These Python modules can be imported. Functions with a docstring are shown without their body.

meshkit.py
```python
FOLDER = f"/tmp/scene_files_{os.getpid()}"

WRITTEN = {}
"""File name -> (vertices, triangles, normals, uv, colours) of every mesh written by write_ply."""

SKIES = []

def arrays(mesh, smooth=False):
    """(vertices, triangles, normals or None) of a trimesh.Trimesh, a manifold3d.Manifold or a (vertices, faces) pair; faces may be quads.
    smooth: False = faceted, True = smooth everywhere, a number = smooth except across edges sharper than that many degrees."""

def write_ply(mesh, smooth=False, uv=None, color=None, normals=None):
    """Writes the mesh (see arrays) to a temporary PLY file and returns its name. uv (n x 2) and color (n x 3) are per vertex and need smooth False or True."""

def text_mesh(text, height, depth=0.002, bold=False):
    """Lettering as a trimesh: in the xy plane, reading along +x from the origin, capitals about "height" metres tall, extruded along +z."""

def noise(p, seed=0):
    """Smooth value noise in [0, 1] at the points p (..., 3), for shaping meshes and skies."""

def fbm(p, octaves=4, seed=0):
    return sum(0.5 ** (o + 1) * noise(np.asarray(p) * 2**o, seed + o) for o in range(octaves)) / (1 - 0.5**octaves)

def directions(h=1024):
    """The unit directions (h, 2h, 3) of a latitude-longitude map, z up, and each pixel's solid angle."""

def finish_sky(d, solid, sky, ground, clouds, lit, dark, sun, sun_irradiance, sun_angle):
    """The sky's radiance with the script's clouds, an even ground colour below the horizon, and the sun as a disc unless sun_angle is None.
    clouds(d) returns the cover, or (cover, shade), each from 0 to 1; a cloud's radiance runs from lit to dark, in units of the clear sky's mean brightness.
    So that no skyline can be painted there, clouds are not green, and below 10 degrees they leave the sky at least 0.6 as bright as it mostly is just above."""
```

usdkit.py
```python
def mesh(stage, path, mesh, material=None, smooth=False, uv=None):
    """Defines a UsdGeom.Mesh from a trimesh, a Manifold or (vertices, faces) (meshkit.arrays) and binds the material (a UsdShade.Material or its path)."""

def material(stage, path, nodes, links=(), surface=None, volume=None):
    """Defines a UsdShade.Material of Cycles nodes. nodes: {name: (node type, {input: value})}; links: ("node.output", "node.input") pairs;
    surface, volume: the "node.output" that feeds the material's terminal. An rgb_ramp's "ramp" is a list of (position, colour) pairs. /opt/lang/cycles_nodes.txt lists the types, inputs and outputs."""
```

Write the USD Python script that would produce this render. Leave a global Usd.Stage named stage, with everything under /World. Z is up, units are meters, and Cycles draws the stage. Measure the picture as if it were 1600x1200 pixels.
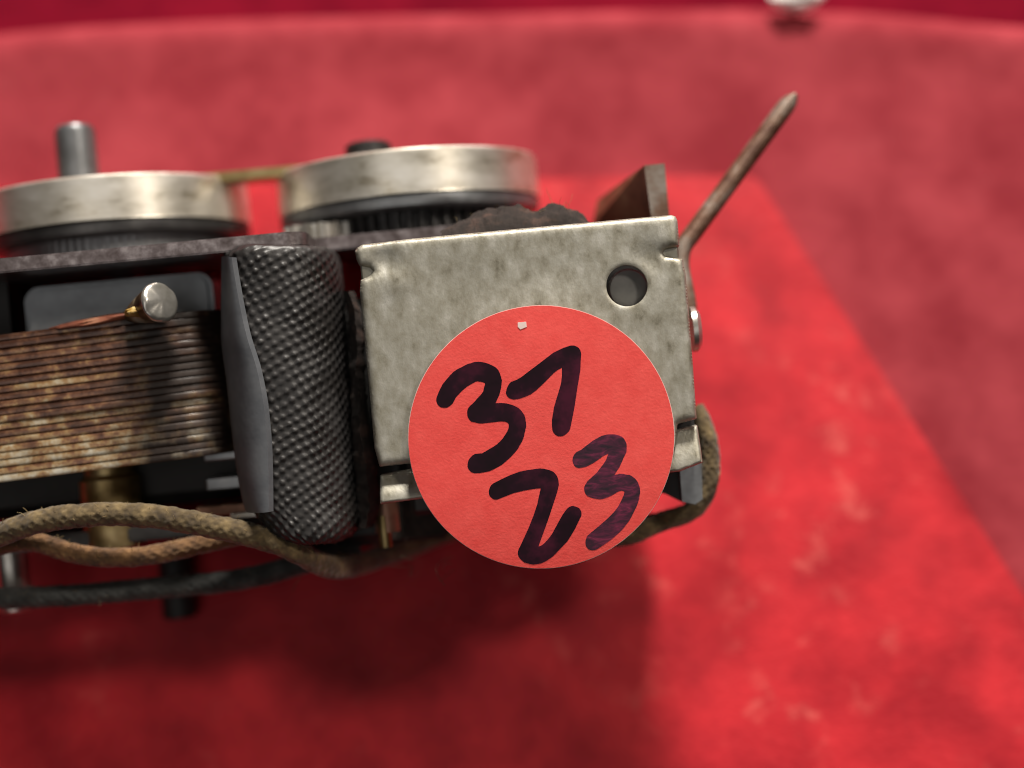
import math, random, numpy as np, trimesh, usdkit, meshkit
from pxr import Usd, UsdGeom, UsdLux, UsdShade, Gf, Sdf, Vt
import shapely
from shapely.geometry import Polygon, LineString, Point
from shapely import affinity
from scipy.spatial import Delaunay
from scipy.interpolate import splprep, splev, PchipInterpolator

random.seed(4); rng = np.random.default_rng(4)
stage = Usd.Stage.CreateInMemory()
UsdGeom.SetStageUpAxis(stage, 'Z'); UsdGeom.SetStageMetersPerUnit(stage, 1.0)
UsdGeom.Xform.Define(stage, '/World'); UsdGeom.Scope.Define(stage, '/World/Looks')
MM = 0.001

# ------------------------------------------------------------------ camera
D, FPX, PITCH = 105.0, 2289.0, math.radians(76)      # focus distance (mm), focal length in 1600-px pixels, angle below the horizon
ROLL = math.radians(5.3)                             # the motor lies turned in the picture
RIGHT = np.array([1.0, 0, 0]); UP = np.array([0, math.sin(PITCH), math.cos(PITCH)]); BACK = np.array([0, -math.cos(PITCH), math.sin(PITCH)])
GROUND = math.cos(PITCH)*-18.3 + math.sin(PITCH)*-19.6       # ground along world up, measured from the focus point (mm)
O = np.array([0, 0, -GROUND])                        # the focus point (mm)
cam = UsdGeom.Camera.Define(stage, '/World/camera')
M = np.eye(4); M[0,:3], M[1,:3], M[2,:3], M[3,:3] = RIGHT, UP, BACK, (O + D*BACK)*MM
cam.AddTransformOp().Set(Gf.Matrix4d(*M.ravel().tolist()))
cam.CreateHorizontalApertureAttr(36.0); cam.CreateVerticalApertureAttr(27.0)
FL = 36.0*FPX/1600
cam.CreateFocalLengthAttr(FL); cam.CreateClippingRangeAttr(Gf.Vec2f(0.005, 20))
cam.CreateFStopAttr(FL/5.2); cam.CreateFocusDistanceAttr((D-0.2)*MM)
cam.CreateExposureAttr(0.08)

# ------------------------------------------------------------------ lamps (two lamps behind, and an added ambient fill from overhead)
def lamp(name, azim, elev, dist, size, inten, col, size2=None):
    a, e = math.radians(azim), math.radians(elev)
    d = np.array([math.sin(a)*math.cos(e), math.cos(a)*math.cos(e), math.sin(e)])       # towards the lamp; azimuth 0 = behind, + = right
    z = d; x = np.cross([0, 0, 1.0], z); x /= np.linalg.norm(x); y = np.cross(z, x)
    m = np.eye(4); m[0,:3], m[1,:3], m[2,:3], m[3,:3] = x, y, z, d*dist
    l = UsdLux.RectLight.Define(stage, '/World/'+name)
    l.AddTransformOp().Set(Gf.Matrix4d(*m.ravel().tolist()))
    l.CreateWidthAttr(size); l.CreateHeightAttr(size2 or size); l.CreateIntensityAttr(inten); l.CreateColorAttr(Gf.Vec3f(*col))
lamp('key_lamp', 4, 31, 0.5, 0.075, 262, (1.0, 0.93, 0.84))
lamp('side_lamp', 58, 52, 0.7, 0.10, 46, (1.0, 0.90, 0.78))
lamp('ceiling_lamp', 200, 68, 1.8, 1.3, 0.80, (1.0, 0.95, 0.90))  # added soft panel standing for light bounced around the room

# ------------------------------------------------------------------ frames: b = body frame of the motor (u along it, v across it, w out of its face), mm
c_, s_ = math.cos(ROLL), math.sin(ROLL)
EU = RIGHT*c_ + UP*s_; EV = -RIGHT*s_ + UP*c_; EW = BACK
def cs(px, py, z):                                   # pixel of the photograph and height over the face -> point in the view-aligned frame
    k = (D - z)/FPX
    return np.array([(px-800)*k, (600-py)*k, z])
def B(px, py, z=0.0):                                # -> body frame
    x, y, z = cs(px, py, z)
    return np.array([x*c_ + y*s_, -x*s_ + y*c_, z])
def B2(pts, z=0.0): return np.array([B(x, y, z)[:2] for x, y in pts])
def ground_at(px, py, h=0.0):                        # where the line of sight through a pixel meets the ground (mm)
    d = (px-800)*RIGHT + (600-py)*UP - FPX*BACK
    p0 = O + D*BACK
    return p0 + d*((h - p0[2])/d[2])

# ------------------------------------------------------------------ prims
taken = {}
def path_for(name, parent):
    base = str(parent.GetPath()) if parent else '/World'
    k = base+'/'+name; n = taken.get(k, 0); taken[k] = n+1
    return k if n == 0 else '%s_%03d' % (k, n)
def obj(name, mesh, mat, parent=None, smooth=30):
    v, f, n = meshkit.arrays(mesh, smooth)
    class _: pass
    if parent is None: pass
    m = usdkit.mesh(stage, path_for(name, parent), (np.asarray(mesh.vertices)*MM, np.asarray(mesh.faces)), mat, smooth)
    return m.GetPrim()
def tag(p, label=None, cat=None, group=None, kind=None):
    for k, x in (('label', label), ('category', cat), ('group', group), ('kind', kind)):
        if x: p.SetCustomDataByKey(k, x)
    return p
def thing(name, label, cat, R=None, origin=(0, 0, 0)):
    x = UsdGeom.Xform.Define(stage, path_for(name, None))
    m = np.eye(4)
    if R is not None: m[:3,:3] = R
    m[3,:3] = np.asarray(origin)*MM
    x.AddTransformOp().Set(Gf.Matrix4d(*m.ravel().tolist()))
    return tag(x.GetPrim(), label, cat)
cat_ = trimesh.util.concatenate

# ------------------------------------------------------------------ materials
def mat(name, nodes, links, surface='p.BSDF'):
    return usdkit.material(stage, '/World/Looks/'+name, nodes, links, surface=surface)
def worn(name, ramp, scale, rough=0.5, metal=0.0, detail=6, bump=0.0, bscale=None, rough2=None, spec=0.5, distort=0.0, stretch=(1,1,1), fine=None, sheen=0):
    """colour from a noise through a ramp; a second noise for the relief"""
    n = {'tc': ('texture_coordinate', {}), 'mp': ('mapping', {'scale': stretch}), 'n': ('noise_texture', {'scale': scale, 'detail': detail, 'roughness': 0.62, 'distortion': distort}),
         'r': ('rgb_ramp', {'ramp': ramp}), 'p': ('principled_bsdf', {'metallic': metal, 'roughness': rough, 'specular_ior_level': spec})}
    l = [('tc.object', 'mp.vector'), ('mp.vector', 'n.vector'), ('n.fac', 'r.fac'), ('r.color', 'p.base_color')]
    if sheen: n['p'][1].update(sheen_weight=sheen, sheen_roughness=0.5)
    if rough2 is not None:
        n['rr'] = ('map_range', {'clamp': True, 'from_min': 0.3, 'from_max': 0.7, 'to_min': rough, 'to_max': rough2}); l += [('n.fac', 'rr.value'), ('rr.result', 'p.roughness')]
    if bump:
        n['bn'] = ('noise_texture', {'scale': bscale or scale*4, 'detail': 5, 'roughness': 0.6}); n['b'] = ('bump', {'strength': 0.6, 'distance': bump*MM})
        l += [('mp.vector', 'bn.vector'), ('bn.fac', 'b.height'), ('b.normal', 'p.normal')]
    return mat(name, n, l)
tin = worn('tin_plate', [(0.24, (.15,.132,.088)), (0.40, (.335,.315,.25)), (0.58, (.43,.415,.355)), (0.76, (.56,.55,.50))], 800, 0.38, 0.55, 12, 0.04, 4000, rough2=0.6, stretch=(1.25,.82,1))
nickel = worn('nickel_rim', [(0.28, (.40,.33,.21)), (0.43, (.78,.73,.62)), (0.7, (.92,.89,.82))], 330, 0.26, 0.78, 6, 0.01, 2500, rough2=0.42, stretch=(.7, 1.6, .7))
steel_dark = worn('dark_steel', [(0.3, (.035,.034,.035)), (0.6, (.085,.083,.082)), (0.8, (.15,.145,.14))], 400, 0.42, 0.7, 6, 0.02, 3000)
steel_grey = worn('grey_steel', [(0.3, (.12,.12,.125)), (0.6, (.24,.25,.26)), (0.8, (.34,.34,.34))], 350, 0.4, 0.7, 6, 0.02, 2500)
steel_light = worn('bright_steel', [(0.3, (.40,.38,.33)), (0.6, (.62,.60,.56)), (0.8, (.72,.70,.67))], 500, 0.3, 0.8, 6, 0.02, 2500)
plate_brown = worn('browned_frame', [(0.3, (.075,.055,.052)), (0.5, (.17,.14,.14)), (0.68, (.34,.30,.30))], 1100, 0.3, 0.6, 8, 0.03, 3500)
rust_bar = worn('rusty_bar', [(0.34, (.085,.035,.02)), (0.46, (.17,.095,.062)), (0.56, (.25,.20,.165)), (0.74, (.38,.35,.32))], 330, 0.5, 0.35, 8, 0.05, 2500)
rust_deep = worn('rusty_plate', [(0.3, (.11,.030,.016)), (0.5, (.24,.072,.038)), (0.7, (.34,.16,.09))], 380, 0.55, 0.25, 8, 0.05, 2500)
brass = worn('dull_brass', [(0.3, (.14,.09,.03)), (0.55, (.36,.27,.12)), (0.75, (.55,.44,.24))], 400, 0.38, 0.75, 6, 0.02, 2500)
black_inside = worn('shade_black', [(0.3, (.006,.006,.006)), (0.7, (.02,.019,.018))], 300, 0.6, 0.0, 5, 0.05, 2000)  # near-black base colour paints in the shade of the motor's inside
housing = worn('grey_casting', [(0.3, (.24,.26,.28)), (0.6, (.36,.39,.42)), (0.8, (.46,.48,.5))], 260, 0.5, 0.2, 6, 0.04, 1800)
fibre = worn('grey_fibre', [(0.3, (.085,.092,.105)), (0.55, (.13,.137,.15)), (0.8, (.19,.195,.21))], 300, 0.55, 0.0, 5, 0.02, 2500)
rivet_grey = worn('dull_grey_iron', [(0.3, (.13,.128,.122)), (0.7, (.20,.198,.19))], 500, 0.65)
lam_pin = worn('varnished_solder', [(0.34, (.05,.025,.012)), (0.48, (.16,.10,.055)), (0.56, (.40,.33,.22)), (0.7, (.60,.57,.5))], 500, 0.32, 0.5)
copper = worn('dull_copper', [(0.3, (.15,.07,.045)), (0.6, (.34,.18,.12)), (0.8, (.45,.28,.20))], 500, 0.45, 0.5)
tape = worn('black_tape', [(0.3, (.015,.013,.012)), (0.55, (.028,.026,.026)), (0.8, (.048,.045,.044))], 300, 0.38, 0.0, 6, 0.02, 4000, rough2=0.54, spec=.5)
wire_brown = worn('brown_braid', [(0.3, (.030,.018,.008)), (0.5, (.095,.064,.026)), (0.7, (.20,.14,.06))], 900, 0.9, 0.0, 6, 0.06, 4500, sheen=.3)
wire_rust = worn('orange_brown_braid', [(0.3, (.045,.02,.008)), (0.5, (.13,.062,.022)), (0.7, (.25,.13,.05))], 900, 0.9, 0.0, 6, 0.06, 4500, sheen=.3)
wire_black = worn('black_braid', [(0.3, (.012,.012,.011)), (0.55, (.04,.041,.038)), (0.75, (.09,.09,.085))], 800, 0.85, 0.0, 6, 0.06, 4500, sheen=.2)
felt = worn('dark_felt', [(0.3, (.008,.005,.004)), (0.55, (.022,.014,.011)), (0.72, (.07,.038,.028))], 700, 0.9, 0.0, 7, 0.10, 3000)
hair = worn('lint', [(0.4, (.20,.13,.05)), (0.6, (.34,.25,.12))], 300, 0.8)
paper_red = worn('fluorescent_paper', [(0.3, (.83,.070,.062)), (0.7, (.92,.105,.092))], 900, 0.6, 0.0, 10, 0.035, 5000, spec=0.35)
paper_white = worn('paper_core', [(0.4, (.80,.62,.58)), (0.6, (.85,.72,.68))], 900, 0.8)
ink = worn('marker_ink', [(0.3, (.006,.002,.004)), (0.5, (.016,.003,.009)), (0.68, (.06,.007,.022))], 330, 0.5, 0.0, 5, spec=0.15)
ink_thin = worn('thin_marker_ink', [(0.36, (.016,.004,.012)), (0.5, (.055,.006,.025)), (0.62, (.15,.012,.05)), (0.75, (.30,.03,.08))], 800, 0.45, 0.0, 6, spec=0.4, stretch=(.9, 2.4, 1), distort=.6)
scrap = worn('white_scrap', [(0.4, (.72,.66,.62)), (0.6, (.82,.78,.75))], 300, 0.7)

# the rusted lamination edges: brown varnish over bare iron, the iron showing in streaks, oil-black at one end
lam = mat('lamination_iron', {
    'tc': ('texture_coordinate', {}), 'mp': ('mapping', {'scale': (0.9, 1.1, 1.0)}), 'oi': ('object_info', {}), 'om': ('map_range', {'to_min': -0.075, 'to_max': 0.075}), 'n1': ('noise_texture', {'scale': 640, 'detail': 9, 'roughness': 0.74}),
    'n2': ('noise_texture', {'scale': 1700, 'detail': 4, 'roughness': 0.6}), 'n3': ('noise_texture', {'scale': 170, 'detail': 3}),
    'sx': ('separate_xyz', {}), 'gy': ('map_range', {'clamp': True, 'from_min': 0.0025, 'from_max': -0.0075, 'to_min': -0.08, 'to_max': 0.14}),
    'add': ('math', {'math_type': 'add'}), 'add2': ('math', {'math_type': 'add'}),
    'r1': ('rgb_ramp', {'ramp': [(0.34, (.07,.027,.015)), (0.45, (.19,.085,.046)), (0.53, (.36,.215,.09)), (0.60, (.47,.38,.25)), (0.70, (.60,.56,.46))]}),
    'gx': ('map_range', {'clamp': True, 'from_min': -0.0305, 'from_max': -0.0258, 'to_min': 0.0, 'to_max': 1.0}),
    'n4': ('noise_texture', {'scale': 420, 'detail': 5}), 'm4': ('map_range', {'clamp': True, 'from_min': 0.35, 'from_max': 0.65, 'to_min': -0.35, 'to_max': 0.35}), 'a4': ('math', {'math_type': 'add', 'use_clamp': True}),
    'mx': ('mix_color', {'b': (.022,.012,.008)}), 'cw': ('map_range', {'clamp': True, 'to_min': 0.5, 'to_max': 0.04}), 'cs': ('map_range', {'clamp': True, 'to_min': 0.3, 'to_max': 0.0}), 'cr': ('map_range', {'clamp': True, 'to_min': 0.32, 'to_max': 0.6}), 'b': ('bump', {'strength': 0.7, 'distance': 0.00006}),
    'p': ('principled_bsdf', {'metallic': 0.3, 'roughness': 0.32, 'coat_weight': 0.5, 'coat_roughness': 0.2})},
    [('tc.object', 'mp.vector'), ('mp.vector', 'n1.vector'), ('tc.object', 'n2.vector'), ('tc.object', 'n4.vector'), ('tc.object', 'sx.vector'), ('sx.y', 'gy.value'),
     ('n1.fac', 'add.value1'), ('gy.result', 'add.value2'), ('add.value', 'add2.value1'), ('oi.random', 'om.value'), ('om.result', 'add2.value2'), ('add2.value', 'r1.fac'), ('sx.x', 'gx.value'), ('n4.fac', 'm4.value'), ('m4.result', 'a4.value1'), ('gx.result', 'a4.value2'),
     ('a4.value', 'mx.fac'), ('a4.value', 'cw.value'), ('cw.result', 'p.coat_weight'), ('a4.value', 'cs.value'), ('cs.result', 'p.metallic'), ('a4.value', 'cr.value'), ('cr.result', 'p.roughness'), ('r1.color', 'mx.a'), ('mx.result', 'p.base_color'), ('n2.fac', 'b.height'), ('b.normal', 'p.normal')])

# worn red card with pale scuffs, and the duller red cloth under it
def red_sheet(name, dark, mid, pale, amount, rough, fine, spec=0.25):
    return mat(name, {
        'tc': ('texture_coordinate', {}), 'n1': ('noise_texture', {'scale': 120, 'detail': 5, 'roughness': 0.6}), 'n2': ('noise_texture', {'scale': 300, 'detail': 6, 'roughness': 0.72, 'distortion': 0.25}),
        'n3': ('noise_texture', {'scale': 55, 'detail': 2}), 'r1': ('rgb_ramp', {'ramp': [(0.36, dark), (0.64, mid)]}),
        'm2': ('map_range', {'clamp': True, 'from_min': 0.54, 'from_max': 0.74, 'to_min': 0, 'to_max': amount}), 'm3': ('map_range', {'clamp': True, 'from_min': 0.47, 'from_max': 0.62, 'to_min': 0, 'to_max': 1}),
        'mul': ('math', {'math_type': 'multiply', 'use_clamp': True}), 'mx': ('mix_color', {'b': pale}),
        'n4': ('noise_texture', {'scale': fine, 'detail': 4}), 'b': ('bump', {'strength': 0.6, 'distance': 0.00012}),
        'p': ('principled_bsdf', {'roughness': rough, 'specular_ior_level': spec})},
        [('tc.object', 'n1.vector'), ('tc.object', 'n2.vector'), ('tc.object', 'n3.vector'), ('tc.object', 'n4.vector'), ('n1.fac', 'r1.fac'), ('n2.fac', 'm2.value'), ('n3.fac', 'm3.value'),
         ('m2.result', 'mul.value1'), ('m3.result', 'mul.value2'), ('mul.value', 'mx.fac'), ('r1.color', 'mx.a'), ('mx.result', 'p.base_color'), ('n4.fac', 'b.height'), ('b.normal', 'p.normal')])
card_mat = red_sheet('red_card', (.36,.008,.017), (.60,.022,.032), (.78,.18,.15), 0.7, 0.55, 1500)
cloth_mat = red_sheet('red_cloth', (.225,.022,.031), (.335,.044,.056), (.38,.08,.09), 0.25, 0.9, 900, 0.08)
far_mat = red_sheet('shaded_crimson_cloth', (.13,.003,.013), (.19,.005,.018), (.24,.015,.03), 0.2, 0.9, 900, 0.03)  # darker base colour carries the shade on the lower cloth

# ------------------------------------------------------------------ mesh helpers (mm)
def prism(pts2, w0, w1):                              # outline in (u, v), standing from w0 to w1
    p = Polygon(pts2) if not isinstance(pts2, Polygon) else pts2
    m = trimesh.creation.extrude_polygon(p, w1-w0, engine='earcut'); m.apply_translation([0, 0, w0]); return m
def slab(pts_uw, v0, v1):                             # outline in (u, w), thick from v0 to v1
    m = trimesh.creation.extrude_polygon(Polygon(pts_uw) if not isinstance(pts_uw, Polygon) else pts_uw, v1-v0, engine='earcut')
    v = m.vertices.copy(); m.vertices = np.c_[v[:,0], v0 + v[:,2], v[:,1]]; m.invert(); return m
def box(u0, u1, v0, v1, w0, w1, bev=0.0):
    if bev:
        import manifold3d as mf
        pts = [[u, v, w] for u in (u0, u1) for v in (v0, v1) for w in (w0, w1)]
        c = np.mean(pts, 0); allp = []
        for p in pts:
            s = np.sign(c - p)
            for k in range(3):
                q = np.array(p, float)
                for j in range(3):
                    if j != k: q[j] += s[j]*bev
                allp.append(q)
        return trimesh.convex.convex_hull(np.array(allp))
    m = trimesh.creation.box((u1-u0, v1-v0, w1-w0)); m.apply_translation([(u0+u1)/2, (v0+v1)/2, (w0+w1)/2]); return m
def lathe(profile, a, axis, seg=96):                  # profile (radius, height) turned about an axis through a
    m = trimesh.creation.revolve(np.array(profile, float), sections=seg)
    axis = np.asarray(axis, float)/np.linalg.norm(axis)
    T = trimesh.geometry.align_vectors([0, 0, 1], axis); T[:3, 3] = a
    m.apply_transform(T); m.fix_normals(); return m
def spline(pts, n):
    pts = np.asarray(pts, float); tck, _ = splprep(pts.T, s=0, k=min(3, len(pts)-1)); return np.array(splev(np.linspace(0, 1, n), tck)).T
def tube(pts, r, n=None, seg=20, braid=0.0, pitch=0.9, strands=6, caps=True, taper=None):
    path = np.asarray(pts, float) if n is None else spline(pts, n)
    t = np.gradient(path, axis=0); t /= np.linalg.norm(t, axis=1, keepdims=True)
    nrm = np.cross(t[0], [0.3, 0.2, 1.0]); nrm /= np.linalg.norm(nrm); N = []
    for i in range(len(path)):
        nrm = nrm - t[i]*np.dot(nrm, t[i]); nrm /= np.linalg.norm(nrm); N.append(nrm)
    N = np.array(N); Bn = np.cross(t, N)
    s = np.r_[0, np.cumsum(np.linalg.norm(np.diff(path, axis=0), axis=1))]
    a = np.arange(seg)/seg*2*np.pi
    rr = np.full((len(path), seg), float(r))
    if taper is not None: rr *= np.asarray(taper)[:, None]
    if braid:
        A, S = a[None], s[:, None]
        p, q = strands*A + 2*math.pi*S/pitch, strands*A - 2*math.pi*S/pitch
        rr += braid*(np.maximum(np.cos(p), np.cos(q)) - 0.3)*(0.5 + meshkit.noise(np.stack([S*1.7 + 0*A, A*1.3 + 0*S, 0*(A+S)], -1).reshape(-1, 3), 8).reshape(rr.shape))
        rr += r*0.22*(meshkit.fbm(np.c_[(path[:, None] + r*(np.cos(a)[None,:,None]*N[:,None] + np.sin(a)[None,:,None]*Bn[:,None])).reshape(-1, 3)]*1.3, 3).reshape(rr.shape) - 0.5)
    V = path[:, None] + rr[..., None]*(np.cos(a)[None,:,None]*N[:,None] + np.sin(a)[None,:,None]*Bn[:,None])
    L = len(path); V = V.reshape(-1, 3); F = []
    i = np.arange(L-1)[:, None]*seg; j = np.arange(seg)[None]; k = (j+1) % seg
    q = np.stack([i+j, i+k, i+seg+k, i+seg+j], -1).reshape(-1, 4)
    F = np.vstack([q[:, [0,1,2]], q[:, [0,2,3]]])
    if caps:
        V = np.vstack([V, path[0], path[-1]]); e = np.arange(seg); e2 = (e+1) % seg
        F = np.vstack([F, np.c_[e2, e, np.full(seg, L*seg)], np.c_[(L-1)*seg+e, (L-1)*seg+e2, np.full(seg, L*seg+1)]])
    m = trimesh.Trimesh(V, F, process=False); m.fix_normals(); return m
def sheet(poly, wfun, thick, step=0.5, rings=(0.06, 0.14, 0.26, 0.42, 0.62, 0.85)):
    """a sheet of metal or paper following wfun(u, v, distance to the edge), with a back and edges"""
    bp, pts = [], []
    for r in [poly.exterior, *poly.interiors]:
        r = shapely.geometry.LinearRing(np.array(r.coords)).segmentize(min(step, 0.22)); bp.append(np.array(r.coords)[:-1])
    for d in rings:
        q = poly.buffer(-d)
        for g in getattr(q, 'geoms', [q]):
            if g.is_empty: continue
            for r in [g.exterior, *g.interiors]: pts.append(np.array(r.segmentize(min(step, 0.25)).coords)[:-1])
    x0, y0, x1, y1 = poly.bounds
    gx, gy = np.meshgrid(np.arange(x0, x1, step), np.arange(y0, y1, step)); g = np.c_[gx.ravel(), gy.ravel()]
    g = g[shapely.contains_xy(poly.buffer(-(max(rings) if rings else 0.05)-0.15), g[:,0], g[:,1])]
    nb = sum(map(len, bp)); P = np.vstack(bp + pts + [g])
    _, keep = np.unique(np.round(P, 4), axis=0, return_index=True); keep = np.sort(keep); 
    P = P[keep]
    tri = Delaunay(P).simplices
    c = P[tri].mean(1); tri = tri[shapely.contains_xy(poly.buffer(1e-6), c[:,0], c[:,1])]
    ar = np.cross(P[tri[:,1]]-P[tri[:,0]], P[tri[:,2]]-P[tri[:,0]]); tri = tri[np.abs(ar) > 1e-9]; ar = ar[np.abs(ar) > 1e-9]
    tri[ar < 0] = tri[ar < 0][:, ::-1]
    b = poly.boundary; shapely.prepare(b)
    dist = shapely.distance(b, shapely.points(P))
    w = wfun(P[:,0], P[:,1], dist); n = len(P)
    top = np.c_[P, w]; bot = np.c_[P, w - thick]
    e = np.sort(np.vstack([tri[:, [0,1]], tri[:, [1,2]], tri[:, [2,0]]]), 1)
    ed = np.vstack([tri[:, [0,1]], tri[:, [1,2]], tri[:, [2,0]]])
    u, inv, cnt = np.unique(e, axis=0, return_inverse=True, return_counts=True)
    ed = ed[cnt[inv.ravel()] == 1]
    side = np.vstack([np.c_[ed[:,0], ed[:,0]+n, ed[:,1]+n], np.c_[ed[:,0], ed[:,1]+n, ed[:,1]]])
    return trimesh.Trimesh(np.vstack([top, bot]), np.vstack([tri, tri[:, ::-1]+n, side]), process=False)

# ================================================================== THE SETTING: red cloth, its rolled back edge, the lower cloth beyond
far = ground_at(800, 10)[1]
def cloth_h(x, y):
    h = 1.1*(meshkit.fbm(np.c_[x.ravel()/26, y.ravel()/26, 0*x.ravel()], 3, 5) - 0.5)*1.2
    return h.reshape(x.shape)
xs = np.r_[np.linspace(-420, -75, 30), np.linspace(-70, 70, 120), np.linspace(75, 420, 30)]
lines = []
edge = PchipInterpolator([-420, -60, -42, -22, 0, 22, 34, 48, 70, 420], [far-5, far-3.0, far-1.3, far-.3, far+.2, far+.6, far+.2, far-1.2, far-2.2, far-5])(xs)
prof = [(-330, 0), (-120, 0), *[(-x, 0) for x in np.linspace(80, 7, 60)], (-5, .15), (-3.5, .35), (-2.4, .4), (-1.4, .2), (-.6, -.5), (-.1, -1.6), (0, -3.2), (-.2, -6), (-.6, -12)]
V = []
for dy, dz in prof:
    Y = edge + dy if dy > -60 else np.full_like(xs, far + dy)
    Z = np.full_like(xs, dz) + (cloth_h(xs, Y) - 0.75 if dz > -1 else 0)
    V.append(np.c_[xs, Y, Z])
V = np.array(V); nr, nc = V.shape[:2]
i, j = np.meshgrid(np.arange(nr-1), np.arange(nc-1), indexing='ij'); a = (i*nc+j).ravel()
cloth = trimesh.Trimesh(V.reshape(-1, 3), np.vstack([np.c_[a, a+1, a+nc+1], np.c_[a, a+nc+1, a+nc]]), process=False)
tag(obj('table_cloth', cloth, cloth_mat, smooth=True), kind='structure')
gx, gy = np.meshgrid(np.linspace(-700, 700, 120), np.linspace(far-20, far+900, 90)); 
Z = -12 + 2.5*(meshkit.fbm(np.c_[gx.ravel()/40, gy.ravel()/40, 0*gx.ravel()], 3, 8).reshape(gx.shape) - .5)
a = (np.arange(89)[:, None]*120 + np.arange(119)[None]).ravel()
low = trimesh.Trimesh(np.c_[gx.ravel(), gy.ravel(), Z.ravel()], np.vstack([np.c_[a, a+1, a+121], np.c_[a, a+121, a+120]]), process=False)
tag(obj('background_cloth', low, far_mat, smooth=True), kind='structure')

# the worn red card the motor stands on
cp = [ground_at(*p)[:2] for p in [(-500, 306), (1178, 277), (1600, 935), (1790, 1230)]]
cp += [cp[-1] + np.array([4, -60]), np.array([-120, cp[-1][1]-60])]
cpoly = Polygon(cp).buffer(-2.0).buffer(2.0)
def card_w(u, v, d):
    return 0.55 + 0.5*(meshkit.fbm(np.c_[u/14, v/14, 0*u], 3, 11)-.5) + 0.12*(meshkit.fbm(np.c_[u/3, v/3, 0*u], 3, 12)-.5)
card = sheet(cpoly, card_w, 1.1, 1.6, (0.2, 0.6, 1.2))
cardp = tag(obj('red_card', card, card_mat, smooth=40), 'bright red worn card with pale scuffs lying under the motor', 'card')

# a crumpled white scrap at the back edge
sp = ground_at(1243, 4)
ico = trimesh.creation.icosphere(3, 1.0); v = ico.vertices
ico.vertices = v*np.array([2.3, 1.2, 1.0])*(0.6 + 0.9*meshkit.fbm(v*1.7+3, 3, 2))[:, None] + [sp[0], sp[1]+.45, 0.4]
tag(obj('paper_scrap', ico, scrap, smooth=False), 'small crumpled white scrap of paper at the far edge of the red cloth', 'scrap')

# ================================================================== THE MOTOR
foot = np.array([O[0], O[1], 0.0]); lift = O - foot
R = np.array([EU, EV, EW])
motor = thing('locomotive_motor', 'old toy locomotive motor with tin bracket, taped coil, rusty core and nickel wheels', 'motor', R, O)
def part(name, mesh, m, parent=motor, smooth=30, label=None):
    return tag(obj(name, mesh, m, parent, smooth), label)

# --- wheels: axis along v, tread outwards, flange and gear towards the frame
ZC = -18.7; RW = 10.95
def wheel(px, py_top, spokes=True):
    c = B(px, py_top, ZC + RW); u0, v1 = c[0], c[1]           # outer edge of the tread at the top of the wheel
    # scale the centre's u for its greater depth
    u0 = B(px, py_top, ZC)[0]
    base = (u0, v1-3.55, ZC)
    w = part('wheel', lathe([(1.6, 0.2), (7.9, 0.2), (8.2, 0.0), (RW+.02, 0), (RW, .12), (RW-.05, 3.3), (RW-.25, 3.5), (RW-.6, 3.55), (8.4, 3.5), (8.1, 2.9), (3.2, 2.7), (3.0, 3.6), (1.6, 3.7), (1.6, .2)], base, (0, 1, 0), 128), nickel)
    part('flange', lathe([(7.5, -1.1), (RW-.45, -1.1), (RW-.12, -.95), (RW-.05, -.6), (RW-.1, -.15), (RW-.3, 0.03), (7.5, .03), (7.5, -1.1)], base, (0, 1, 0), 128), steel_grey if px > 400 else steel_dark, w)
    return base, w
wb0, w0 = wheel(178, 268)
wb1, w1 = wheel(632, 229)
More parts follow.
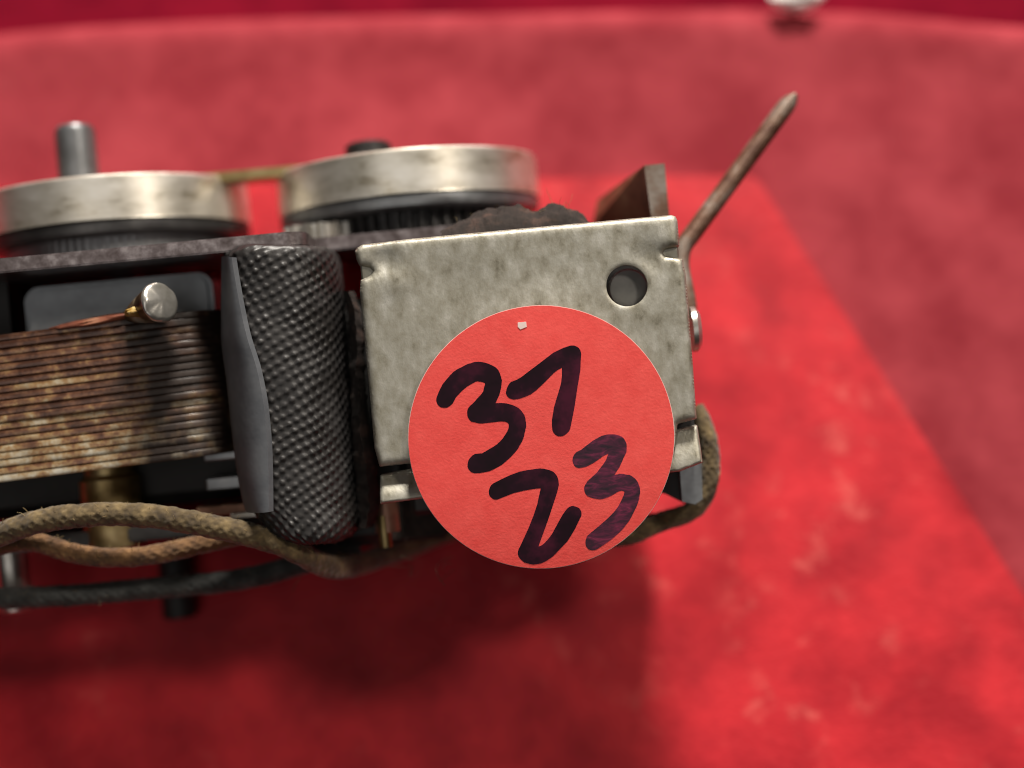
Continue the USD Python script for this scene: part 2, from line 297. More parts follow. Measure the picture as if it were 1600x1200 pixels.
def gear(base, r, v0, v1, teeth, m, parent, tooth=0.55):
    a = np.arange(teeth*4)/(teeth*4)*2*np.pi; rr = np.where((np.arange(teeth*4) % 4) < 2, r, r-tooth)
    out = np.c_[base[0] + rr*np.cos(a), base[2] + rr*np.sin(a)]
    return part('gear', slab(out, v0, v1), m, parent)
gear(wb1, 9.1, wb1[1]-3.4, wb1[1]-1.15, 58, steel_dark, w1)
gear(wb0, 9.3, wb0[1]-2.9, wb0[1]-1.15, 90, steel_grey, w0, 0.06)
pin_c = B(496, 366, -8.6)
gear((pin_c[0]-.2, 0, -12.0), 2.9, pin_c[1]-.9, pin_c[1]+1.0, 14, steel_light, motor, 0.6)
# crank pins, coupling rod, axles
p0 = B(119, 230, -15); 
part('crank_pin', lathe([(0, -3), (1.62, -3), (1.62, 2.9), (1.42, 3.35), (1.3, 3.45), (0, 3.5)], (p0[0], B(119, 196, -15)[1]-3.5, -15), (0, 1, 0), 40), steel_grey)
p1 = B(572, 236, -15)
part('crank_pin', lathe([(0, -2.2), (1.9, -2.2), (1.9, .35), (1.6, .6), (0, .6)], (p1[0]+.2, B(572, 224, -15)[1]-.6, -15), (0, 1, 0), 40), steel_dark)
ra, rb = B(119, 270, -15), B(572, 258, -15)
rod = LineString([(wb0[0]-3.4, -15.2), (wb1[0]-2.6, -15.2)]).buffer(1.35)
vr = wb0[1]+3.75
part('coupling_rod', slab(rod, B(415, 281, -15)[1], B(415, 266, -15)[1]), brass)
for b in (wb0, wb1):
    part('axle', lathe([(0, -16), (1.5, -16), (1.5, 0.3), (0, .3)], b, (0, 1, 0), 32), steel_grey)

# --- frame plates: edge-on to the camera
def uat(px, py, z): return B(px, py, z)[0]
FZ = -2.0
va, vb = B(250, 397, FZ)[1]-.30, B(250, 397, FZ)[1]+.78
uL = -44
uR = uat(478, 372, FZ)
outl = Polygon([(uL, FZ-14), (uL, FZ), (uR, FZ), (uR, FZ-5.6), (uR+17, FZ-5.6), (uR+17, FZ-14)])
outl = outl.buffer(-1.7).buffer(1.7)
def bev_slab(poly, v0, v1, b):
    return cat_([slab(poly, v0+b, v1-b), slab(poly.buffer(-b), v0, v0+b+1e-3), slab(poly.buffer(-b), v1-b-1e-3, v1)])
part('frame_plate', bev_slab(outl, va, vb, 0.12), plate_brown)
FB = -7.5
vb0 = B(180, 838, FB)[1]
outb = Polygon([(uL, FB-10), (uL, FB), (uat(420, 815, FB), FB), (uat(640, 800, FB), FB-2.5), (uat(640, 800, FB)+9, FB-2.5), (uat(640, 800, FB)+9, FB-10)]).buffer(-.8).buffer(.8)
part('frame_plate', bev_slab(outb, vb0-.55, vb0+.55, .12), steel_dark)

# --- inside: armature block, grey casting, brass post, small tabs
q0, q1 = B(-200, 800, -11), B(405, 560, -11)
part('armature', box(-46, uat(405, 700, -11), B(150, 800, -11)[1], B(150, 560, -11)[1], -20, -10.5, 1.0), black_inside)
c0, c1 = B(42, 560, -7.5), B(338, 436, -7.5)
hp = shapely.geometry.box(B(38, 500, -7.5)[0], B(60, 545, -7.5)[1], B(333, 470, -7.5)[0], B(180, 437, -7.5)[1]).buffer(-1.2).buffer(1.2)
part('housing', cat_([prism(hp, -12, -7.9), prism(hp.buffer(-.4), -7.9, -7.5)]), housing)
part('inner_wall', box(-46, B(20, 470, -10)[0], B(0, 560, -10)[1], B(0, 440, -10)[1], -20, -9), black_inside)
bp_ = B(160, 768, -7)
part('spacer_post', lathe([(0, -4), (2.35, -4), (2.35, 1.2), (1.9, 1.6), (1.9, 3.2), (0, 3.2)], (bp_[0], bp_[1]-.4, -9.3), (0, 1, 0), 40), brass, label='dull brass spacer post under the laminated core')
for (x0, y0, x1, y1, z) in [(318, 708, 372, 722, -6.0), (322, 747, 376, 768, -6.5)]:
    a, b = B(x0, (y0+y1)/2, z), B(x1, (y0+y1)/2, z); h = (y1-y0)/2/21
    part('terminal_tab', box(a[0], b[0], a[1]-h, a[1]+h, z-4, z, .12), steel_grey)
a = B(372, 797, -6)
part('copper_strip', box(a[0]-3.2, a[0]+2.1, a[1]-.3, a[1]+.5, -10, -6, .1), copper)
a = B(400, 803, -5)
part('terminal_tab', box(a[0]-2.0, a[0]+1.2, a[1]-.28, a[1]+.22, -9, -5, .1), steel_light)
for px, py, r, m, z in [(20, 893, 1.28, steel_light, -12), (276, 905, 1.42, black_inside, -17.5)]:  # second stub coloured black, its shade put into the material
    a = B(px, py, z)
    part('axle_stub', lathe([(0, -3.2), (r-.2, -3.2), (r, -3.0), (r, 2.8), (0, 2.8)], a, (0, 1, 0), 36), m)
for px, py, r, m, z in [(601, 830, .5, brass, -6), (604, 806, .95, copper, -6.5)]:
    a = B(px, py, z)
    part('terminal_post', lathe([(0, -1.2), (r, -1.2), (r, 1.2), (0, 1.2)], a, (0, 1, 0), 24), m)

part('armature', box(uat(400, 700, -9), uat(640, 700, -9), B(500, 862, -9)[1], B(500, 470, -9)[1], -20, -9, 1.0), black_inside)  # added black block, stops light leaking below coil and bracket
# --- laminated core: thin iron plates stacked along v
LZ = -3.2
lt, lb = B(130, 506, LZ), B(130, 737, LZ)
NL = 20; pitch = (lt[1]-lb[1])/NL
shear = math.tan(math.radians(2.0))
uf = uat(262, 600, LZ); ue = uat(366, 600, LZ-4)
core_label = 'rust brown laminated iron core with bare metal streaks'
def lam_plate(prof, v0, v1, b=.085):
    p = np.array(prof); q = p.copy(); q[1:-1, 1] -= b*1.1; n = len(p); h = v1 - v0
    V = np.vstack([np.c_[r[:, 0], np.full(n, v), r[:, 1]] for r, v in ((q, v0), (p, v0+b), (p, v1-b*1.3), (q, v1))])
    F = []
    for k in range(3):
        for i in range(n):
            j = (i+1) % n; F += [(k*n+i, k*n+j, k*n+n+j), (k*n+i, k*n+n+j, k*n+n+i)]
    F += [(0, i+1, i) for i in range(1, n-1)] + [(3*n, 3*n+i, 3*n+i+1) for i in range(1, n-1)]
    m = trimesh.Trimesh(V, F, process=False); m.fix_normals(); return m
for k in range(NL):
    j, jj = rng.normal(0, .07), rng.normal(0, .05)
    end = uf + rng.normal(0, .12)
    arc = [(end + (ue-end)*math.sin(t), LZ - 4.2*(1-math.cos(t))) for t in np.linspace(0, math.pi/2, 7)]
    prof = [(uL, LZ-9), (uL, LZ)] + [(x, y + jj) for x, y in arc] + [(ue, LZ-9)]
    v0 = lb[1] + pitch*k
    m = lam_plate(prof, v0 + .018, v0 + pitch - .018 + rng.normal(0, .012))
    vv = m.vertices.copy(); vv[:,1] += (vv[:,0]-uat(130, 600, LZ))*shear; m.vertices = vv
    part('lamination', m, lam, smooth=20)
# backing so that the joints are dark
m = slab([(uL, LZ-9), (uL, LZ-.55), (uf, LZ-.55), (ue-1.2, LZ-4), (ue-1.2, LZ-9)], lb[1]+.1, lt[1]-.1)
vv = m.vertices.copy(); vv[:,1] += (vv[:,0]-uat(130, 600, LZ))*shear; m.vertices = vv
part('core_body', m, rust_deep)

# --- soldered terminal pin with a slanted bright face, a crumb of amber varnish beside it
a, b = B(205, 492, -3.5), B(278, 464, -1.2)
pin = lathe([(0, -.6), (.45, -.5), (.95, 1.2), (1.4, 3.3), (1.48, 3.62), (0, 3.62)], a, b-a+np.array([0, 0, 1.2]), 40)
vv = pin.vertices; pin.vertices = vv + 0.10*(meshkit.fbm(vv*1.4, 2, 6)[:, None]-.5)
tp = part('terminal_pin', pin, lam_pin, label='tapered soldered terminal with a slanted bright face')
face = lathe([(0, 3.5), (1.5, 3.5), (1.52, 3.62), (1.44, 3.78), (1.2, 3.9), (.5, 4.0), (0, 4.02)], a, b-a+np.array([0, 0, 1.2]), 40)
vv = face.vertices; face.vertices = vv + 0.16*(meshkit.fbm(vv*1.3, 2, 6)[:, None]-.5)
part('solder_face', face, steel_light, tp)
ic = trimesh.creation.icosphere(3, 1.0); v = ic.vertices; a = B(218, 487, -1.6)
ic.vertices = v*[1.1, .42, .6]*(0.75 + .5*meshkit.fbm(v*2, 2, 3))[:, None] + a
amber = worn('amber_varnish', [(0.3, (.09,.04,.01)), (0.5, (.35,.2,.05)), (0.62, (.7,.55,.25))], 900, 0.2)
part('varnish_drop', ic, amber)
ic = trimesh.creation.icosphere(3, 1.0); v = ic.vertices; a = B(150, 503, -3.6)
ic.vertices = v*[3.6, .35, .8]*(0.7 + .6*meshkit.fbm(v*2.5, 3, 9))[:, None]; 
ic.apply_transform(trimesh.transformations.rotation_matrix(.09, [0, 0, 1])); ic.apply_translation(a)
part('varnish_run', ic, rust_deep)

# --- the coil wound with woven black tape
ys = np.array([384, 392, 402, 440, 520, 600, 700, 780, 812, 832, 848])
xl = np.array([372, 362, 352, 350, 352, 360, 372, 388, 408, 424, 470])
xr = np.array([510, 518, 521, 526, 534, 537, 545, 554, 559, 553, 520])
nS, nT = 330, 380
yy = np.linspace(386, 846, nS)
TW = -0.6
Lf, Rf = PchipInterpolator(ys, xl)(yy), PchipInterpolator(ys, xr)(yy)
PL = np.array([B(x, y, TW-3.5) for x, y in zip(Lf, yy)]); PR = np.array([B(x, y, TW-2.5) for x, y in zip(Rf, yy)])
t = np.linspace(0, 2*np.pi, nT, endpoint=False)
ex = 2.7
su = np.sign(np.cos(t))*np.abs(np.cos(t))**(2/ex); sw = np.sign(np.sin(t))*np.abs(np.sin(t))**(2/ex)
cu = (PL[:,0]+PR[:,0])/2; hu = (PR[:,0]-PL[:,0])/2; cv = (PL[:,1]+PR[:,1])/2
f = np.clip(np.minimum(np.arange(nS), nS-1-np.arange(nS))/(nS*0.045), 0, 1); endr = np.sqrt(1-(1-f)**2)      # rounded ends
topd = np.clip(np.arange(nS)/(nS*0.10), 0, 1)
hw = 5.0*(0.86 + 0.14*endr)
slant = (yy-386)/460
U = cu[:,None] + hu[:,None]*su[None]; Vv = cv[:,None] + (PR[:,1]-PL[:,1])[:,None]/2*su[None] - 0.25*np.cos(t)[None]*0
W = (TW-5.0) + hw[:,None]*sw[None] - 0.4*slant[:,None] - 0.16*hu[:,None]*(su[None]+.1)*1.0
P = np.stack([U, Vv, W], -1)
# normals and weave
dS, dT = np.gradient(P, axis=0), np.roll(P, -1, 1) - np.roll(P, 1, 1)
Nn = np.cross(dT, dS); Nn /= np.linalg.norm(Nn, axis=2, keepdims=True) + 1e-9
cen = P.mean(1, keepdims=True); Nn *= np.sign((Nn*(P-cen)).sum(2).mean())
arc = np.cumsum(np.linalg.norm(np.diff(np.c_[P[nS//2], ], axis=0, prepend=P[nS//2][:1]), axis=1)); slen = np.r_[0, np.cumsum(np.linalg.norm(np.diff(P[:, nT//4], axis=0), axis=1))]
A2, S2 = np.meshgrid(-arc, slen); 
A2 = A2 + .25*(meshkit.noise(np.stack([A2/2, S2/2, 0*A2], -1).reshape(-1,3), 3).reshape(A2.shape)-.5); S2w = S2 + .3*(meshkit.noise(np.stack([A2/2.5, S2/2.5, 0*A2], -1).reshape(-1,3), 4).reshape(A2.shape)-.5)
ang = math.radians(14)
a_ = A2*math.cos(ang) + S2w*math.sin(ang); b_ = -A2*math.sin(ang) + S2w*math.cos(ang)
h = np.cos(math.pi*a_/0.47)*np.cos(math.pi*b_/0.45)
bump = 0.092*np.sign(h)*np.abs(h)**0.8*np.where(h > 0, 1, .22)*(.6+.8*meshkit.noise(np.stack([A2*1.5, S2*1.5, 0*A2], -1).reshape(-1,3), 14).reshape(A2.shape))
soft = np.clip((slen-0.2)/1.2, 0.15, 1)[:,None]
big = 0.35*(meshkit.fbm((P*0.28).reshape(-1, 3), 3, 21).reshape(nS, nT)-.5)
P = P + Nn*(bump*soft + big)[..., None]
Vt_ = P.reshape(-1, 3); i = np.arange(nS-1)[:, None]*nT; j = np.arange(nT)[None]; k = (j+1) % nT
q = np.stack([i+j, i+k, i+nT+k, i+nT+j], -1).reshape(-1, 4)
Vt_ = np.vstack([Vt_, P[0].mean(0), P[-1].mean(0)]); e = np.arange(nT); e2 = (e+1) % nT
Ft = np.vstack([q[:, [0,1,2]], q[:, [0,2,3]], np.c_[e2, e, np.full(nT, nS*nT)], np.c_[(nS-1)*nT+e, (nS-1)*nT+e2, np.full(nT, nS*nT+1)]])
cm = trimesh.Trimesh(Vt_, Ft, process=False); cm.fix_normals()
coil = part('field_coil', cm, tape, smooth=True, label='field coil wrapped in black woven cloth tape')
# smooth grey fibre cheek, left of the tape: the tape's edge runs down it in a curve
yb = np.linspace(402, 800, 60)
gl = PchipInterpolator([402, 520, 600, 700, 780, 800], [346, 345, 354, 365, 378, 384])(yb)
gr = PchipInterpolator([402, 440, 520, 580, 640, 720, 800], [362, 368, 384, 402, 413, 419, 420])(yb)
rows = []
for y, x0, x1 in zip(yb, gl, gr):
    o0 = B(x0, y, -3.0); o1 = B(x1, y, .15)
    tt = np.linspace(0, 1, 9)[:, None]
    crv = o0*(1-tt) + o1*tt; crv[:, 2] = o0[2] + (o1[2]-o0[2])*np.sin(tt[:,0]*math.pi/2)**.8
    back = crv[::-1] + [0.25, 0, -0.5]
    rows.append(np.vstack([o0 + [0.3, 0, -6], crv, back[:-1], o0 + [0.8, 0, -6]]))
rows = np.array(rows); L, S = rows.shape[:2]
i = np.arange(L-1)[:, None]*S; j = np.arange(S)[None]; k = (j+1) % S
q = np.stack([i+j, i+k, i+S+k, i+S+j], -1).reshape(-1, 4)
gm = trimesh.Trimesh(rows.reshape(-1, 3), np.vstack([q[:, [0,1,2]], q[:, [0,2,3]]]), process=False); gm.fix_normals()
part('fibre_cheek', gm, fibre, coil, 40)
# frayed dark flap between the coil and the bracket, lower right
rows = []
for y, x0, x1 in [(455, 536, 552), (500, 545, 566), (560, 548, 570), (640, 550, 574), (700, 552, 582), (750, 556, 590), (800, 560, 590), (824, 560, 582)]:
    rows.append([B(x0, y, -4.5), B((x0+x1)/2, y, -3.2), B(x1, y, -3.8), B(x1, y, -6.5), B(x0, y, -6.5)])
rows = np.array(rows); rows = np.array([spline(rows[:, k], 50) for k in range(5)]).transpose(1, 0, 2); L, S = rows.shape[:2]
i = np.arange(L-1)[:, None]*S; j = np.arange(S)[None]; k = (j+1) % S
q = np.stack([i+j, i+k, i+S+k, i+S+j], -1).reshape(-1, 4)
fl = trimesh.Trimesh(rows.reshape(-1, 3), np.vstack([q[:, [0,1,2]], q[:, [0,2,3]]]), process=False).subdivide(); fl.fix_normals()
v = fl.vertices; fl.vertices = v + .5*(np.c_[meshkit.fbm(v*1.6, 3, 1), meshkit.fbm(v*1.6, 3, 2), meshkit.fbm(v*1.6, 3, 3)]-.5)
part('frayed_tape', fl, felt, coil, 50)
a = B(508, 846, -2)

# --- tin bracket
out = [(553, 392), (557, 386), (565, 381), (640, 372), (800, 357), (1000, 339), (1050, 334.5), (1057, 337), (1060, 344), (1063, 384), (1050, 387), (1040, 389), (1037, 394), (1041, 399), (1054, 401), (1068, 404),
       (1073, 430), (1082, 540), (1090, 655), (1060, 663), (1056, 700), (900, 745), (655, 742), (648, 724), (592, 730), (584, 700), (575, 600), (561, 455), (562, 437), (578, 429), (582, 423), (576, 417), (560, 414), (556, 405)]
poly = Polygon(B2(out)).buffer(-.12).buffer(.24).buffer(-.12)
hc = B(980, 446)[:2]; hole = Point(hc).buffer(1.49, quad_segs=24)
poly = poly.difference(hole)
def bracket_w(u, v, d):
    r = 0.62; x = np.clip(d/r, 0, 1)
    dh = np.hypot(u-hc[0], v-hc[1])
    near_hole = np.clip((dh-1.49)/.3, 0, 1)
    w = -0.42*(1-np.sqrt(1-(1-x)**2))
    w = np.where(dh < 2.3, -0.07*(1-near_hole)**2, w)
    dc = B(850, 560)[:2]
    w = w + .62*np.exp(-(((u-dc[0])/3.6)**2 + ((v-dc[1])/3.6)**2)) - .12*np.exp(-(((u-B(760,440)[0])/5)**2 + ((v-B(760,440)[1])/2.2)**2))
    for px, py, a, s in [(600, 408, -.35, 1.1), (1040, 372, .12, 1.2), (1015, 400, -.22, 1.2), (618, 440, .14, .9)]:
        g = B(px, py)[:2]; w = w + a*np.exp(-((u-g[0])**2 + (v-g[1])**2)/s**2)
    w = w + .10*(meshkit.fbm(np.c_[u/4, v/4, 0*u], 3, 31)-.5)
    return w - 0.15
br = sheet(poly, bracket_w, 0.55, 0.35)
# side flanges going back from the face
def flange(pa, pb, du, depth):
    a, b = B2([pa, pb], 0)
    q = Polygon([a, b, b + [du, 0], a + [du, 0]])
    return prism(q, -depth, -0.55)
br = cat_([br, flange((566, 462), (590, 722), .5, 9), flange((1071, 425), (1087, 650), -.5, 10), flange((562, 388), (1056, 340), .0, 0.6) if False else box(B(562, 423)[0], B(590, 423)[0], B(570, 440)[1], B(570, 408)[1], -1.5, -.75, .12), box(B(1030, 395)[0], B(1063, 395)[0], B(1050, 408)[1], B(1050, 380)[1], -1.5, -.75, .12)])
bracket = part('bracket', br, tin, smooth=32, label='stained tin bracket plate with round hole')
# the two bent tabs at its lower corners
def tab(pts, z0, z1, nm='corner_tab'):
    p = Polygon(B2(pts, z0)).buffer(-.1).buffer(.1); top = max(v for _, v in p.exterior.coords); bot = min(v for _, v in p.exterior.coords)
    def wf(u, v, d):
        s = (top - v)/(top-bot); return z0 + (z1-z0)*np.sin(np.clip(s, 0, 1)*math.pi/2)**1 - .25*(1-np.sqrt(np.clip(1-(1-np.clip(d/.35, 0, 1))**2, 0, 1)))
    part(nm, sheet(p, wf, .6, .3, (.06, .14, .26)), tin, bracket)
tab([(594, 742), (660, 730), (672, 776), (596, 786)], -1.6, -.3)
tab([(1056, 672), (1090, 664), (1096, 722), (1060, 736), (1040, 738)], -1.3, -.4)
# rivet in the hole
rc = B(982, 452, -1.6)
part('rivet', lathe([(0, 0), (1.5, 0), (1.5, .5), (1.35, .75), (.9, .85), (0, .88)], (rc[0], rc[1], -2.0), (0, 0, 1), 48), rivet_grey, bracket)
part('rivet_seat', lathe([(0, 0), (2.1, 0), (2.1, .2), (0, .2)], (hc[0], hc[1], -2.6), (0, 0, 1), 40), black_inside, bracket)
# inner wing and lower strip seen under the right-hand tab
a = B(1080, 760, -3); 
wing = [(1062, 728), (1096, 722), (1098, 780), (1086, 788), (1066, 784)]
part('side_wing', prism(B2(wing, -3.5), -9, -3.5), steel_grey, bracket)
part('inner_wing', cat_([prism(B2([(1035, 650), (1084, 645), (1088, 712), (1035, 715)], -2.6), -8, -2.6), prism(B2([(1010, 740), (1066, 728), (1068, 786), (1040, 772), (1000, 762)], -5), -9, -5)]), black_inside, bracket)  # upper prism is an added dark backing that shades the tab gap
# dark fibre block under the bracket
part('fibre_block', box(B(640, 760, -7)[0], B(1050, 700, -7)[0], B(700, 800, -7)[1], B(800, 420, -7)[1], -17, -6, .4), black_inside)
part('fibre_block', box(B(592, 830, -9)[0], B(700, 830, -9)[0], B(640, 846, -9)[1], B(640, 770, -9)[1], -14, -8.5, .3), felt)
# screw standing out of the right-hand flange
a = B(1079, 515, -4)
part('screw', lathe([(0, 0), (1.7, 0), (1.7, .35), (1.3, .65), (0, .75)], (B(1082, 505, -4)[0]-.15, a[1], -4), (1, 0, 0), 36), steel_light)

# --- lever and rusty end plate behind the bracket
path = [B(1074, 500, -6.5), B(1066, 430, -6.7), B(1066, 392, -7), B(1078, 372, -7.2), B(1241, 150, -9.4)]
pt = np.vstack([spline(path[:4], 25)[:-1], np.linspace(path[3], path[-1], 46)])
d = np.gradient(pt, axis=0); d /= np.linalg.norm(d, axis=1, keepdims=True)
sec = np.array([(-.62, -.45), (-.50, -.58), (.50, -.58), (.62, -.45), (.62, .25), (.35, .52), (0, .58), (-.35, .52), (-.62, .25)])
V = []
for i in range(len(pt)):
    sgn = np.cross([0, 0, 1.0], d[i]); sgn /= np.linalg.norm(sgn); nn = np.cross(d[i], sgn)
    k = 1.0 if i < 66 else math.sqrt(max(0.05, 1 - ((i-65)/4.6)**2))
    cb, sb = math.cos(.35), math.sin(.35)
    s2 = np.c_[sec[:,0]*cb - sec[:,1]*sb, sec[:,0]*sb + sec[:,1]*cb]
    V.append(pt[i] + s2[:, :1]*k*sgn + s2[:, 1:]*nn)
V = np.array(V); L, S = V.shape[:2]; V = V + .03*(meshkit.fbm((V*.8).reshape(-1, 3), 3, 5).reshape(L, S, 1)-.5)
i = np.arange(L-1)[:, None]*S; j = np.arange(S)[None]; k = (j+1) % S
q = np.stack([i+j, i+k, i+S+k, i+S+j], -1).reshape(-1, 4)
e = np.arange(1, S-1); F = np.vstack([q[:, [0,1,2]], q[:, [0,2,3]], np.c_[0*e, e+1, e], np.c_[0*e+(L-1)*S, (L-1)*S+e, (L-1)*S+e+1]])
lv = trimesh.Trimesh(V.reshape(-1, 3), F, process=False); lv.fix_normals()
part('lever', lv, rust_bar, smooth=35, label='thin rusty lever bar pointing up to the right')
# end plate: a bent plate, grey edge to the camera, rusty side to the left
ZP = -6.0
e0, e1, e2, e3 = B(1006, 259, ZP), B(1038, 256, ZP), B(1046, 345, ZP), B(1018, 345, ZP)
f0, f3 = B(934, 312, ZP-9), B(925, 352, ZP-9)
f1, f2 = f0 + (e1-e0), f3 + (e2-e3)
ep = trimesh.Trimesh([e0, e1, e2, e3, f0, f1, f2, f3], [(0,3,2),(0,2,1),(4,5,6),(4,6,7),(0,4,7),(0,7,3),(1,2,6),(1,6,5),(0,1,5),(0,5,4),(3,7,6),(3,6,2)], process=False); ep.fix_normals()
epp = part('end_plate', ep, rust_deep, smooth=False, label='rusty end plate behind the bracket')
n_ = .06
edge_ = trimesh.Trimesh(np.array([e0, e1, e2, e3, e0, e1, e2, e3]) + np.array([[0, 0, .22]]*4 + [[0, 0, .002]]*4), [(0,3,2),(0,2,1),(4,5,6),(4,6,7),(0,4,7),(0,7,3),(1,2,6),(1,6,5),(0,1,5),(0,5,4),(3,7,6),(3,6,2)], process=False); edge_.fix_normals()
part('worn_edge', edge_, rust_bar, epp, smooth=False)
s0 = B(951, 324, ZP-7.2)
part('slot', lathe([(0, 0), (.36, 0), (.36, 1.4), (0, 1.4)], s0 + [0, -.8, 0], (.15, 1, .1), 16), black_inside, epp)

# --- ragged dark felt pad behind the bracket's upper edge
topx = np.linspace(690, 925, 60)
topy = PchipInterpolator([690, 720, 760, 810, 838, 850, 862, 895, 910, 925], [362, 345, 327, 321, 330, 322, 319, 327, 338, 352])(topx)
rows = []
for x, y in zip(topx, topy):
    y = y + 3*(meshkit.noise(np.array([[x/9, 0, 0]]), 8)[0]-.5)
    a, b = B(x, y, -3.6), B(x, 372, -1.6); 
    rows.append([a + [0, -.1, -.7], a, a*.6+b*.4 + [0, .1, .5], b, b + [0, 0, -2], a + [0, -.6, -2]])
rows = np.array(rows); L, S = rows.shape[:2]
i = np.arange(L-1)[:, None]*S; j = np.arange(S)[None]; k = (j+1) % S
q = np.stack([i+j, i+k, i+S+k, i+S+j], -1).reshape(-1, 4)
fm = trimesh.Trimesh(rows.reshape(-1, 3), np.vstack([q[:, [0,1,2]], q[:, [0,2,3]]]), process=False).subdivide().subdivide(); fm.fix_normals()
v = fm.vertices; fm.vertices = v + .55*(np.c_[meshkit.fbm(v*1.5, 4, 1), meshkit.fbm(v*1.5, 4, 2), meshkit.fbm(v*1.5, 4, 3)]-.5)
pad = part('felt_pad', fm, felt, smooth=40, label='ragged dark felt pad behind the bracket')
def hairs(n, at, ln, mname, parent, r=.018, up=(0, 1, .3)):
    ms = []
    for _ in range(n):
        p = at(); d = np.array(up) + rng.normal(0, .7, 3); d /= np.linalg.norm(d); d2 = rng.normal(0, .6, 3); l = ln*(.4 + rng.random())
        ms.append(tube([p, p + d*l*.5, p + d*l + d2*l*.4], r, 8, 4))
    tag(part('lint', cat_(ms), mname, parent), kind='stuff')
def on_pad():
    i = rng.integers(0, len(topx)); return B(topx[i], topy[i]+4, -3.4)
hairs(16, on_pad, 1.0, hair, pad, .009)

# --- cloth-covered wires
def wire(pts, r, m, label=None, hair_n=0, hm=None, n=420, up=(0, 1, .3)):
    pp = np.array([B(*p) for p in pts]); c0 = spline(pp, 60); n = int(np.linalg.norm(np.diff(c0, axis=0), axis=1).sum()/.085); c = spline(pp, n)
    w = part('wire', tube(c, r, None, 64, braid=.03, pitch=.8, strands=7), m, smooth=60, label=label)
    if hair_n:
        def at():
            i = rng.integers(0, n); a = rng.normal(0, 1, 3); a[2] = abs(a[2]); return c[i] + a/np.linalg.norm(a)*r*.9
        hairs(hair_n*2, at, .45, hm or hair, w, .017)
    return w
wire([(-60, 862, -3), (0, 836, -2.5), (60, 815, -2), (150, 804, -1.6), (240, 807, -1.6), (330, 822, -1.8), (400, 838, -2.2), (460, 860, -2.8), (500, 881, -5), (548, 884, -9), (600, 868, -13), (660, 845, -16.5), (720, 820, -18)], .86, wire_brown, 'upper brown cloth covered wire', 150)
wire([(-60, 872, -5), (0, 852, -4.2), (50, 846, -4), (105, 862, -3.8), (170, 871, -3.8), (230, 868, -4), (290, 856, -4.4), (350, 842, -5), (420, 832, -6)], .72, wire_rust, 'orange brown cloth covered wire under the upper one', 80)
wire([(-60, 940, -7), (20, 934, -7), (100, 931, -7), (200, 923, -7.2), (300, 914, -7.4), (370, 906, -7.6), (430, 893, -8), (480, 878, -8.8), (560, 862, -10.5)], .82, wire_black, 'black cloth covered wire, lowest of the three', 60, wire_brown)
wire([(1085, 640, -7), (1101, 672, -6.6), (1110, 720, -6.5), (1104, 765, -6.6), (1082, 797, -6.8), (1050, 810, -6.8), (1018, 822, -6.6), (985, 836, -6.6), (950, 838, -7), (880, 820, -8)], .74, wire_brown, 'short olive brown wire looping behind the bracket', 30)
wire([(1005, 818, -8), (1024, 812, -7.6), (1046, 812, -7.4), (1066, 806, -7.6), (1080, 786, -8)], .5, wire_black, 'dark end of the looping wire', 0)
hairs(14, lambda: B(rng.uniform(470, 720), rng.uniform(850, 892), -9), 3.0, wire_brown, motor, .02, (0, 0, 1))

# ================================================================== THE STICKER
sc = B(845.5, 683, .35)
st = thing('round_sticker', 'round red paper sticker with handwritten 31 and 23, stuck on the tin bracket', 'sticker', R, O)
spoly = affinity.scale(Point(sc[0], sc[1]).buffer(1.0, quad_segs=48), 9.48, 9.36)
spoly = affinity.rotate(spoly, 10)
def st_w(u, v, d):
    x, y = u-sc[0], v-sc[1]
    return .66 + .0016*x*x*(x < 0)*-1 - .0060*np.clip(-y-2, 0, 9)**2 + .06*(meshkit.fbm(np.c_[u/5, v/5, 0*u], 2, 77)-.5) + .10*np.exp(-((x/4)**2 + ((y-5)/4)**2))
base = part('paper_disc', sheet(spoly, st_w, .09, .4, (.08, .3)), paper_red, st, 40)
core = spoly.buffer(.035)
part('paper_edge', sheet(core, lambda u, v, d: st_w(u, v, d)-.05, .05, .4, (.06, .3)), paper_white, base, 40)
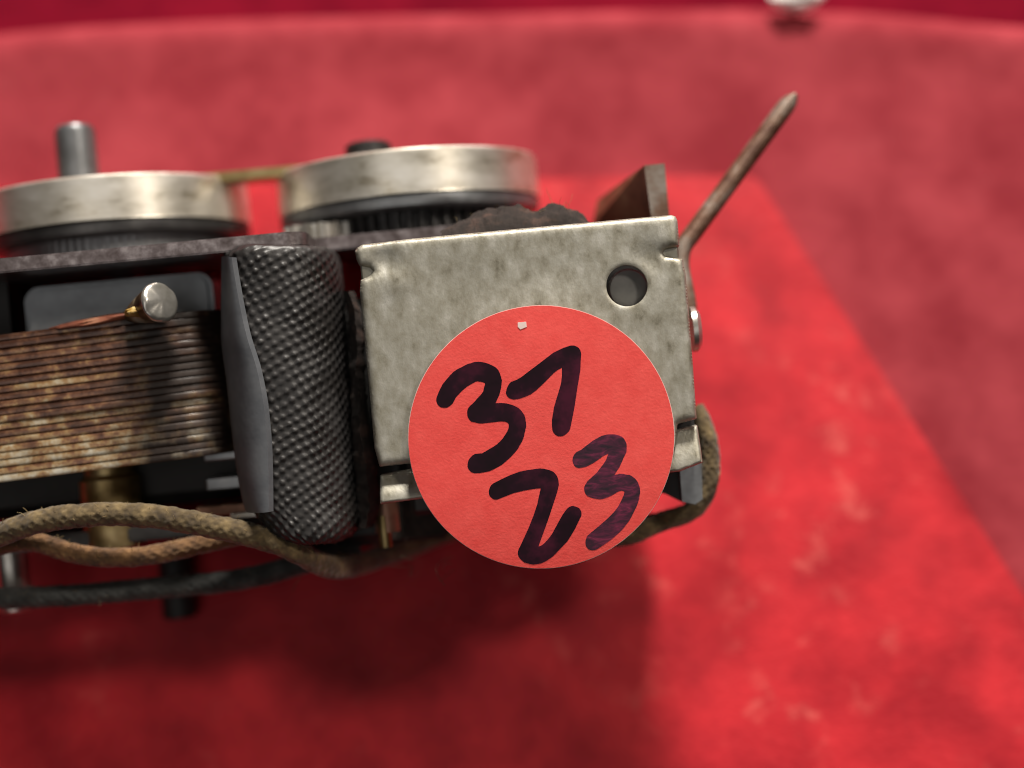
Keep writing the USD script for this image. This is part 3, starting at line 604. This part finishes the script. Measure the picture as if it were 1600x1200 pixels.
def stroke(runs, wid):
    gs = []
    for r in runs:
        p = B2([(580 + .37508*x, 450 + .37508*y) for x, y in r], .4)
        if len(p) > 2: p = spline(p, 60)
        else: p = np.array(p)
        n = len(p); s = np.linspace(0, 1, n)
        wv = wid/2*(1 + .10*np.sin(s*7 + len(gs)*2) - .12*np.abs(s-.5))
        cx = [affinity.rotate(affinity.scale(Point(q).buffer(w_*1.05), 1.0, .88), 50) for q, w_ in zip(p, wv)]
        gs.append(shapely.union_all([shapely.union_all([a, b]).convex_hull for a, b in zip(cx[:-1], cx[1:])]))
    g = shapely.union_all(gs)
    # a ragged felt-tip outline
    g = g.buffer(.03).segmentize(.12).simplify(.01)
    c = np.array(g.exterior.coords)[:-1]; nn = .07*(meshkit.noise(np.c_[c*3.2, 0*c[:, 0]], 3)-.5)[:, None]
    ctr = c - np.roll(c, 1, 0); nr = np.c_[ctr[:,1], -ctr[:,0]]; nr /= np.linalg.norm(nr, axis=1, keepdims=True)+1e-9
    q = Polygon(c + nr*nn*1.0, [i.coords for i in g.interiors]).buffer(0)
    return max(getattr(q, 'geoms', [q]), key=lambda x: x.area)
def digit(runs, wid, m, label):
    part('digit', sheet(stroke(runs, wid), lambda u, v, d: st_w(u, v, d) + .012, .02, .3, (.1,)), m, base, 40, label)
digit([[(310, 460), (345, 405), (400, 362), (465, 350), (505, 375), (502, 430), (470, 485), (440, 518)], [(440, 518), (500, 520), (560, 518), (603, 545), (598, 615), (555, 675), (500, 715), (440, 730)]], 1.34, ink, 'black marker digit 3, upper left')
digit([[(600, 425), (660, 395), (730, 335), (800, 290), (832, 283)], [(832, 283), (828, 380), (808, 480), (792, 575)]], 1.36, ink, 'black marker digit 1, upper right')
digit([[(525, 843), (600, 812), (690, 793), (738, 800), (735, 860), (708, 950), (678, 1030), (650, 1100)], [(650, 1100), (700, 1112), (750, 1080), (795, 1020), (838, 945)]], 1.26, ink, 'black marker digit 2, lower left')
digit([[(872, 712), (930, 678), (985, 650), (1022, 655), (1012, 715), (975, 775), (925, 830)], [(925, 830), (985, 830), (1040, 808), (1080, 825), (1075, 890), (1035, 960), (980, 1015), (928, 1055)]], 1.26, ink_thin, 'streaky purple black marker digit 3, lower right')
fp = Polygon(B2([(809, 504), (822, 503), (823, 511), (813, 515), (809, 511)], .4))
part('white_fleck', sheet(fp, lambda u, v, d: st_w(u, v, d) + .03, .04, .2, (.06,)), paper_white, base, 40)
